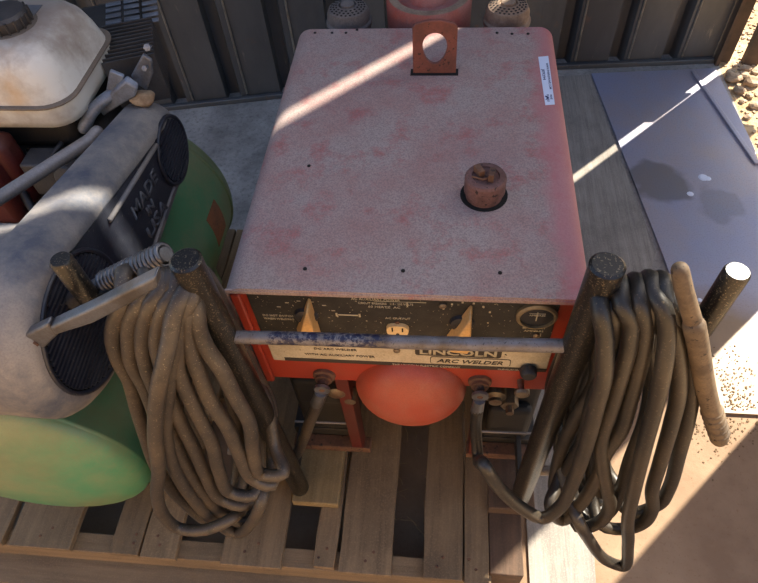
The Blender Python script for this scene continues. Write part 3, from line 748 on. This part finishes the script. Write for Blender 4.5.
RS = [
 ([(613, 318), (600, 345), (594, 386), (578, 414), (565, 440), (556, 470), (556, 492), (575, 503), (600, 500)], .045),
 ([(625, 322), (612, 352), (600, 380), (590, 410), (583, 440), (570, 465), (560, 485), (572, 505), (600, 512)], .036),
 ([(612, 312), (616, 330), (615, 364), (610, 400), (600, 440), (597, 470), (600, 492), (622, 494)], .012),
 ([(652, 302), (648, 340), (652, 380), (646, 419), (630, 461), (620, 492), (607, 514), (588, 522)], .010),
 ([(622, 307), (630, 320), (629, 345), (621, 375), (611, 408), (601, 440), (602, 462), (607, 490), (609.6, 506), (598, 523), (578, 527)], -.010),
 ([(640, 306), (645, 325), (644, 345), (638, 372), (630, 400), (622, 428), (606, 452), (597, 477), (582, 502), (562, 520), (550, 505)], -.006),
 ([(664, 297), (673, 325), (678, 357), (678, 395), (671, 425), (660, 463), (652, 491), (652, 510), (641, 524), (622, 529), (600, 524)], -.004),
 ([(672, 305), (686, 340), (692, 385), (688, 417), (679, 453), (669, 488), (657, 505), (630, 512)], .010),
 ([(652, 293), (663, 308), (667, 334), (663, 370), (656, 402), (646, 440), (635, 485), (628, 519), (628, 544), (623, 566), (606, 560), (588, 538), (578, 520)], -.022),
 ([(600, 312), (604, 330), (605, 352), (604, 376), (597, 405), (586, 446), (572.5, 483), (560, 507), (542, 518), (522, 508), (500, 489), (484, 465)], -.020),
]
TXR = [.21, .235, .22, .26, .24, .255, .285, .295, .27, .222]
cb2 = thing('welding_cable', 'coiled dark welding cable hanging on the right side of the rack', 'cable', (.28, PY, .15))
path = coil(RS, 1, .0132, TXR, 'cable_dark', cb2, seed=5)
path += [Vector((.086, .470, .42)), Vector((.078, .505, .48)), Vector((.077, .515, .55))]
link('cable', T(catmull(path), .0114, n=12), 'cable_dark', cb2, smooth=True)
lug((.078, .514, .596), (-.02, .02, -1), cb2)
# electrode holder hooked over the right arm
eh = T([aty(680, 270, .435), aty(684, 290, .432), aty(697, 335, .425)], [.0095, .0105, .011], n=14, round_end=True)
eh2 = [aty(u, v, y) for u, v, y in ((694, 325, .425), (698, 345, .424), (703, 375, .42), (708, 398, .415), (713, 415, .41), (718, 432, .405), (719, 438, .404))]
e1 = link('electrode_holder', merge([eh, T(catmull(eh2, .006), .0132, n=18, round_end=True)]), 'tan_grip', cb2, smooth=True)
for k in range(5):
    p = aty(712 + k * 1.7, 411 + k * 5.4, .411 - k * .0015); d_ = (eh2[-1] - eh2[3]).normalized()
    link('grip_ring', Lt([(.0132, -.002), (.0154, 0), (.0132, .002)], tuple(p), tuple(d_), 20), 'tan_grip', e1, smooth=True)

# ------------------------------------------------------------------ air compressor
ac = thing('air_compressor', 'green-tank air compressor with white fuel tank and grey belt guard', 'compressor', (-.83, .9, .1305))
TX, TZ, TR, TY0, TY1 = -.828, .440, .245, .408, 1.17
prf = []
for k in range(11):
    a = PI / 2 - k / 10 * PI / 2; prf.append((TR * math.cos(a) ** .9 if k else 0, TY0 - .066 * math.sin(a)))
prf += [(TR, TY0), (TR + .0018, TY0 + .003), (TR + .0018, TY0 + .008), (TR, TY0 + .010), (TR, TY1 - .013), (TR + .004, TY1 - .01), (TR + .004, TY1 - .004)]
for k in range(11):
    a = k / 10 * PI / 2; prf.append((TR * math.cos(a) ** .9 if k < 10 else 0, TY1 + .105 * math.sin(a)))
tk = link('air_tank', Lt(prf, (TX, 0, TZ), (0, 1, 0), 72), 'green', ac, smooth=True, angle=.9)
for y in (.52, 1.08):
    for x in (-.98, -.70): link('foot', prism(bmesh.new(), [(x - .03, .1315), (x + .03, .1315), (x + .025, .24), (x - .025, .24)], lambda p: (p[0], y - .02, p[1]), lambda p: (p[0], y + .02, p[1])), 'green', ac)
# curved data label on the tank flank
def tank_hit(u, v, e):
    r_ = ray(u, v); o_ = CAM - Vector((TX, 0, TZ)); a_ = r_.x ** 2 + r_.z ** 2; b_ = 2 * (o_.x * r_.x + o_.z * r_.z); c_ = o_.x ** 2 + o_.z ** 2 - (TR + e) ** 2
    return CAM + r_ * ((-b_ - math.sqrt(max(0, b_ * b_ - 4 * a_ * c_))) / (2 * a_))
h0, h1 = tank_hit(214, 199, .001), tank_hit(212, 240, .001)
an0 = math.atan2(h0.z - TZ, h0.x - TX); bm = bmesh.new(); na = 10; rows = []
for k in range(na + 1):
    a = an0 - .42 * k / na; rows.append([bm.verts.new((TX + (TR + e) * math.cos(a), y, TZ + (TR + e) * math.sin(a))) for e, y in ((.0012, h0.y - .075), (.0012, h0.y), (-.002, h0.y), (-.002, h0.y - .075))])
for a, b_ in zip(rows, rows[1:]):
    for k in range(4): bm.faces.new((a[k], a[(k + 1) % 4], b_[(k + 1) % 4], b_[k]))
bm.faces.new(rows[0]); bm.faces.new(rows[-1][::-1])
link('data_label', bm, 'copper_label', tk)
link('saddle_plate', B(-1.05, -.70, .50, 1.15, .672, .690), 'black_plastic', ac, bevel=.003)

# belt guard: two pulleys' outline, rolled rim
gA, rA, gB, rB = (.502, .812), .156, (.950, .782), .094
def belt_outline(shrink=0., n=26):
    ra, rb_ = rA - shrink, rB - shrink
    dx, dz = gB[0] - gA[0], gB[1] - gA[1]; L = math.hypot(dx, dz); th = math.atan2(dz, dx); al = math.acos((ra - rb_) / L)
    pts = []
    for k in range(n + 1):
        a = th + al + (2 * PI - 2 * al) * k / n; pts.append((gA[0] + ra * math.cos(a), gA[1] + ra * math.sin(a)))
    for k in range(n // 2 + 1):
        a = th - al + 2 * al * k / (n // 2); pts.append((gB[0] + rb_ * math.cos(a), gB[1] + rb_ * math.sin(a)))
    return pts
bm = bmesh.new(); XI, XO = -.640, -.562
lay = [(0.004, XI), (0, XI + .004), (0, XO - .030), (.004, XO - .024), (.006, XO - .020), (.014, XO - .012), (.024, XO - .003), (.030, XO), (.040, XO), (.044, XO - .004)]
rings = [[bm.verts.new((x, p[0], p[1])) for p in belt_outline(s)] for s, x in lay]
for a, b_ in zip(rings, rings[1:]):
    for k in range(len(a)): bm.faces.new((a[k], a[(k + 1) % len(a)], b_[(k + 1) % len(a)], b_[k]))
bm.faces.new(rings[0]); bm.faces.new(rings[-1])
gd = link('belt_guard', bm, 'guard', ac, smooth=True, angle=.7)
fo = belt_outline(.046); bm = bmesh.new(); prism(bm, fo, lambda p: (XO - .006, p[0], p[1]), lambda p: (XO - .002, p[0], p[1]))
face = link('face_panel', bm, 'guard_face', gd)
def grille(c, R):
    bm = bmesh.new(); zz = -R + .010; ang = .10
    ring = [(R, -.001), (R + .006, .001), (R + .006, .006), (R - .001, .006)]
    n_ = 48
    while zz < R - .004:
        hw = math.sqrt(max(0, (R - .004) ** 2 - zz * zz))
        if hw > .008:
            vs = box(bm, XO - .002, XO + .004, -hw, hw, zz - .0022, zz + .0022)
            m = Matrix.Rotation(ang, 3, 'X')
            for v in vs:
                q = m @ Vector((0, v.co.y, v.co.z)); v.co = Vector((v.co.x, c[0] + q.y, c[1] + q.z))
        zz += .0098
    return bm
for (c, R_) in ((gA, .112), (gB, .066)):
    g = link('grille', grille(c, R_), 'guard_face', gd)
    link('grille_recess', Lt([(R_, 0), (R_, .0012), (0, .0012)], (XO - .002, c[0], c[1]), (1, 0, 0), 40), 'hole', g)
    link('grille_rim', Lt([(R_ - .001, -.002), (R_, .005), (R_ + .006, .005), (R_ + .007, -.002)], (XO - .001, c[0], c[1]), (1, 0, 0), 48), 'guard_face', g, smooth=True)
yv, zv = Vector((0, 1, -.09)), Vector((0, .09, 1))
for tt, y_, z_, w_, h_ in (('MADE', .735, .800, .120, .028), ('IN', .775, .767, .030, .020), ('USA', .745, .732, .100, .028)):
    link('lettering', text_bm(tt, (XO - .002, y_, z_), yv, zv, w_, h_, .0028, bold=.012), 'emboss', face)
bm = bmesh.new(); tube(bm, [(XO, .67, .868), (XO, .90, .838)], .005, n=8)
link('rib', bm, 'guard', face, smooth=True)
hs = link('pulley_housing', Lt([(.150, -.18), (.154, -.172), (.154, 0)], (XI + .006, gA[0], gA[1]), (1, 0, 0), 72), 'guard', ac, smooth=True, angle=.7)
# mud lump on the guard
mp_ = atz(143, 97, .887)
bm = bmesh.new(); bmesh.ops.create_icosphere(bm, subdivisions=3, radius=1)
for v in bm.verts:
    k = 1 + .35 * noise.noise(v.co * 1.7); v.co = Vector((mp_.x + v.co.x * .026 * k, mp_.y + v.co.y * .020 * k, .884 + v.co.z * .013 * k))
tag(link('mud_clod', bm, 'clod', smooth=True), 'tan lump of dried mud on the upper end of the grey belt guard', 'mud')

# engine
eng = link('engine', merge([B(-1.05, -.72, .86, 1.20, .69, .80), B(-.98, -.74, .93, 1.15, .80, .875)]), 'guts', ac, bevel=.02, seg=3)
link('recoil_shroud', merge([B(-1.12, -.86, .80, .86, .70, .86), B(-1.10, -.84, .84, .90, .72, .88)]), 'red_dark', eng, bevel=.02, seg=3)
# fuel tank: lower tub, seam flange, domed top
def tankring(bm, x0, x1, y0, y1, z, rr, n=6):
    w, h = x1 - x0, y1 - y0
    return [bm.verts.new(((x0 + x1) / 2 + p[0], (y0 + y1) / 2 + p[1], z)) for p in rrect(w, h, rr, n)]
def rings_mesh(spec, cap=True):
    bm = bmesh.new(); R_ = [tankring(bm, *s) for s in spec]
    for a, b_ in zip(R_, R_[1:]):
        for k in range(len(a)): bm.faces.new((a[k], a[(k + 1) % len(a)], b_[(k + 1) % len(a)], b_[k]))
    bm.faces.new(R_[0][::-1]); bm.faces.new(R_[-1]); return bm
fx0, fx1, fy0, fy1 = -1.02, -.690, .880, 1.145
ft = link('fuel_tank', rings_mesh([(fx0 + .03, fx1 - .03, fy0 + .03, fy1 - .03, .880, .04), (fx0 + .008, fx1 - .008, fy0 + .008, fy1 - .008, .888, .05), (fx0 + .003, fx1 - .003, fy0 + .003, fy1 - .003, .905, .055), (fx0 + .002, fx1 - .002, fy0 + .002, fy1 - .002, .935, .055),
    (fx0 + .004, fx1 - .004, fy0 + .004, fy1 - .004, .9425, .055), (fx0 + .010, fx1 - .010, fy0 + .010, fy1 - .010, .974, .055), (fx0 + .020, fx1 - .020, fy0 + .020, fy1 - .020, 1.004, .052), (fx0 + .036, fx1 - .036, fy0 + .036, fy1 - .036, 1.024, .045), (fx0 + .06, fx1 - .06, fy0 + .06, fy1 - .06, 1.031, .03)]), 'tank_white', eng, smooth=True, angle=1.2)
link('tank_seam', rings_mesh([(fx0 - .005, fx1 + .005, fy0 - .005, fy1 + .005, .936, .058), (fx0 - .006, fx1 + .006, fy0 - .006, fy1 + .006, .938, .058), (fx0 - .005, fx1 + .005, fy0 - .005, fy1 + .005, .9405, .058)]), 'gasket', eng, bevel=.001)
cc = atz(12, 30, 1.02)
kc = bmesh.new(); lathe(kc, [(.040, 0), (.043, .010), (.043, .022), (.038, .028), (.014, .031), (0, .030)], (cc.x, cc.y, 1.029), n=36)
for k in range(18):
    a = 2 * PI * k / 18; tube(kc, [(cc.x + .0435 * math.cos(a), cc.y + .0435 * math.sin(a), 1.031), (cc.x + .0435 * math.cos(a), cc.y + .0435 * math.sin(a), 1.053)], .0022, n=6)
link('fuel_cap', kc, 'black_plastic', eng, smooth=True, angle=.6)
link('cap_ring', Lt([(.052, 0), (.052, .0025), (.042, .003), (0, .003)], (cc.x, cc.y, 1.029), n=36), 'gasket', eng)
bm = B(cc.x - .035, cc.x + .05, cc.y - .075, cc.y - .0, 1.0072, 1.0088)
link('tank_decal', merge([B(-.80, -.770, .98, 1.07, 1.0306, 1.0318), ]), 'emboss', eng)
p = aty(81, 66, 1.0)
link('tank_decal', B(fx1 - .0265, fx1 - .008, .985, 1.012, -.0004, .0006, rot=Matrix.Rotation(1.05, 3, 'Y')), 'emboss', eng).location = (0, 0, 0)
dcl = [o for o in COL.objects if o.name.startswith('tank_decal')][-1]
for v in dcl.data.vertices: v.co.z += .9745
# cylinder fins, head cover, carburettor bits, muffler with slotted guard
bm = bmesh.new()
for k in range(11):
    y = 1.025 + k * .0145; vs = box(bm, -.705, -.600, y, y + .0035, .82, .925)
    m = Matrix.Rotation(.35, 3, 'Z')
    for v in vs: v.co = m @ (v.co - Vector((-.69, 1.10, .87))) + Vector((-.70, 1.115, .87))
link('cylinder_fins', bm, 'fin', eng)
link('cylinder', B(-.71, -.64, 1.08, 1.16, .80, .85, rot=Matrix.Rotation(.35, 3, 'Z')), 'guts', eng, bevel=.01)
bm = bmesh.new()
P = [aty(u, v, 1.02) for u, v in ((131, 76), (143, 54), (152, 60), (153, 74), (147, 90), (138, 84))]
prism(bm, P, lambda p: (p.x, p.y - .003, p.z), lambda p: (p.x, p.y + .006, p.z + .001))
link('head_bracket', bm, 'silver', eng, bevel=.003)
for hbm in ([Lt([(.007, 0), (.007, .012), (0, .013)], tuple(aty(148, 47, 1.03)), (.3, -1, .5), 6), Lt([(.006, 0), (.006, .008), (0, .009)], tuple(aty(146, 68, 1.015)), (0, -1, .5), 6)]): link('head_bolt', hbm, 'silver', eng)
bm = bmesh.new()
tube(bm, catmull([aty(84, 128, .93), aty(92, 112, .95), aty(104, 100, .97), aty(116, 92, .99)]), [.012] * len(catmull([aty(84, 128, .93), aty(92, 112, .95), aty(104, 100, .97), aty(116, 92, .99)])), n=12, round_end=True)
link('governor_arm', bm, 'silver', eng, smooth=True)
bm = bmesh.new()
P = [aty(u, v, .975) for u, v in ((112, 92), (126, 80), (138, 88), (136, 96), (122, 104), (104, 116), (100, 110))]
prism(bm, P, lambda p: (p.x, p.y - .004, p.z), lambda p: (p.x, p.y + .012, p.z + .004))
link('throttle_plate', bm, 'silver', eng, bevel=.004)
bm = bmesh.new()
P = [aty(u, v, .985) for u, v in ((106, 92), (110, 70), (124, 76), (121, 88))]
prism(bm, P, lambda p: (p.x, p.y - .003, p.z), lambda p: (p.x, p.y + .006, p.z))
link('engine_badge', bm, 'silver', eng, bevel=.002)
# muffler and its guard
mc = aty(126, 20, 1.30)
mf = link('exhaust_muffler', B(mc.x - .16, mc.x + .045, 1.22, 1.38, mc.z - .12, mc.z + .01, rot=Matrix.Rotation(.35, 3, 'Z')), 'guts', eng, bevel=.03, seg=4)
bm = bmesh.new()
for k in range(5):
    for j in range(3):
        P = [(0, 0), (.034, 0), (.034, .010), (0, .010)]
        x = mc.x - .045 + j * .042; y = 1.225 + k * .028
        vs = box(bm, x, x + .036, y, y + .016, mc.z + .010, mc.z + .014)
        for v in vs: v.co = Matrix.Rotation(.35, 3, 'Z') @ (v.co - Vector((mc.x - .05, 1.30, 0))) + Vector((mc.x - .05, 1.30, 0))
link('muffler_guard', bm, 'muffler_guard', eng, bevel=.002)
link('exhaust_elbow', T(catmull([aty(128, 34, 1.22), aty(136, 42, 1.20), aty(141, 36, 1.21)]), .014, n=12, round_end=True), 'rust', eng, smooth=True)
# grey tube running along the guard, hoses in the gap
link('frame_tube', T([atz(-30, 217, .86), atz(90, 140, .86), atz(97, 132, .865)], .0125, n=16, round_end=True), 'tube_grey', ac, smooth=True)
link('hose', merge([T(catmull([atz(-10, 158, .80), atz(15, 180, .78), atz(30, 205, .74), atz(45, 225, .72)]), .009, n=10), T(catmull([atz(28, 150, .80), atz(35, 165, .80), atz(48, 160, .82), atz(62, 142, .84)]), .005, n=8)]), 'black_plastic', ac, smooth=True)
link('carburettor', merge([B(-.83, -.76, .845, .90, .75, .83), Lt([(.025, 0), (.025, .04), (0, .042)], (-.745, .88, .79), (0, -1, .3), 16)]), 'fin', eng, bevel=.004)

# ------------------------------------------------------------------ stones, sawdust outside and by the plate
random.seed(21); k = 0
spots = [(733, 78, .030), (743, 76, .026), (752, 82, .030), (740, 90, .022), (728, 88, .016), (750, 95, .018), (746, 68, .02), (736, 100, .013), (755, 105, .02), (748, 116, .014), (731, 72, .014), (756, 71, .018)]
for (u, v, s) in spots:
    p = atz(u, v, 0.005)
    if p.x < 1.165: p.x = 1.17 + s
    bm = bmesh.new(); bmesh.ops.create_icosphere(bm, subdivisions=2, radius=1)
    off = Vector((random.random() * 9, random.random() * 9, 0)); ax_ = random.uniform(.8, 1.3)
    for w in bm.verts:
        kk = 1 + .4 * noise.noise(w.co * 1.3 + off); w.co = Vector((p.x + w.co.x * s * kk * ax_, p.y + w.co.y * s * kk, -.006 + s * .45 + w.co.z * s * kk * .6))
    o = link('stone', bm, 'stone'); tag(o, 'small pale stone lying in the sunlit dirt by the open corner', 'stone', 'stones by the open corner')
bm = bmesh.new()
for i in range(700):
    u, v = random.gauss(722, 22), random.gauss(402, 26)
    if v < 345 or u < 690: continue
    zt = .0105
    p = atz(u, v, zt); on = (.79 < p.x < 1.07 and p.y > .81)
    off_ = p.x < .76 or p.y < .79
    if not (on or off_): continue
    z = .0103 if on else .0005
    s = random.uniform(.0006, .0017); a = random.uniform(0, 6.3)
    box(bm, p.x - s * 1.6, p.x + s * 1.6, p.y - s, p.y + s, z, z + s, Matrix.Rotation(a, 3, 'Z'))
tag(link('wood_chips', bm, 'sawdust'), 'scattered sawdust and chips on the sunlit floor at the right', 'sawdust', kind='stuff')
bm = bmesh.new()
for i in range(2200):
    x = random.uniform(1.17, 1.9); y = random.uniform(1.6, 3.0); s = random.uniform(.002, .008); a = random.uniform(0, 6.3)
    box(bm, x - s, x + s, y - s * .7, y + s * .7, -.0065, -.006 + s * .8, Matrix.Rotation(a, 3, 'Z'))
tag(link('gravel', bm, 'stone'), 'fine loose gravel on the dirt outside the shed corner', 'gravel', kind='stuff')

# ------------------------------------------------------------------ light
EL = math.radians(42); d = Vector((math.cos(EL) * .7071, math.cos(EL) * .7071, math.sin(EL)))
sd = bpy.data.lights.new('sun', 'SUN'); sd.energy = 10.0; sd.angle = math.radians(.53); sd.color = (1, .90, .74)
so = bpy.data.objects.new('sun', sd); COL.objects.link(so); so.rotation_euler = d.to_track_quat('Z', 'Y').to_euler(); so.location = (4, 4, 5)
w = bpy.data.worlds.new('world'); S.world = w; w.use_nodes = True
nt = w.node_tree; bg = nt.nodes['Background']
sky = nt.nodes.new('ShaderNodeTexSky'); sky.sky_type = 'NISHITA'; sky.sun_disc = False; sky.sun_elevation = EL; sky.sun_rotation = math.radians(45); sky.dust_density = 2.5; sky.air_density = 1.
nt.links.new(sky.outputs[0], bg.inputs[0]); bg.inputs[1].default_value = .20
S.view_settings.view_transform = 'Standard'; S.view_settings.look = 'None'; S.view_settings.exposure = 0.82; S.view_settings.gamma = 1
S.view_settings.use_curve_mapping = False
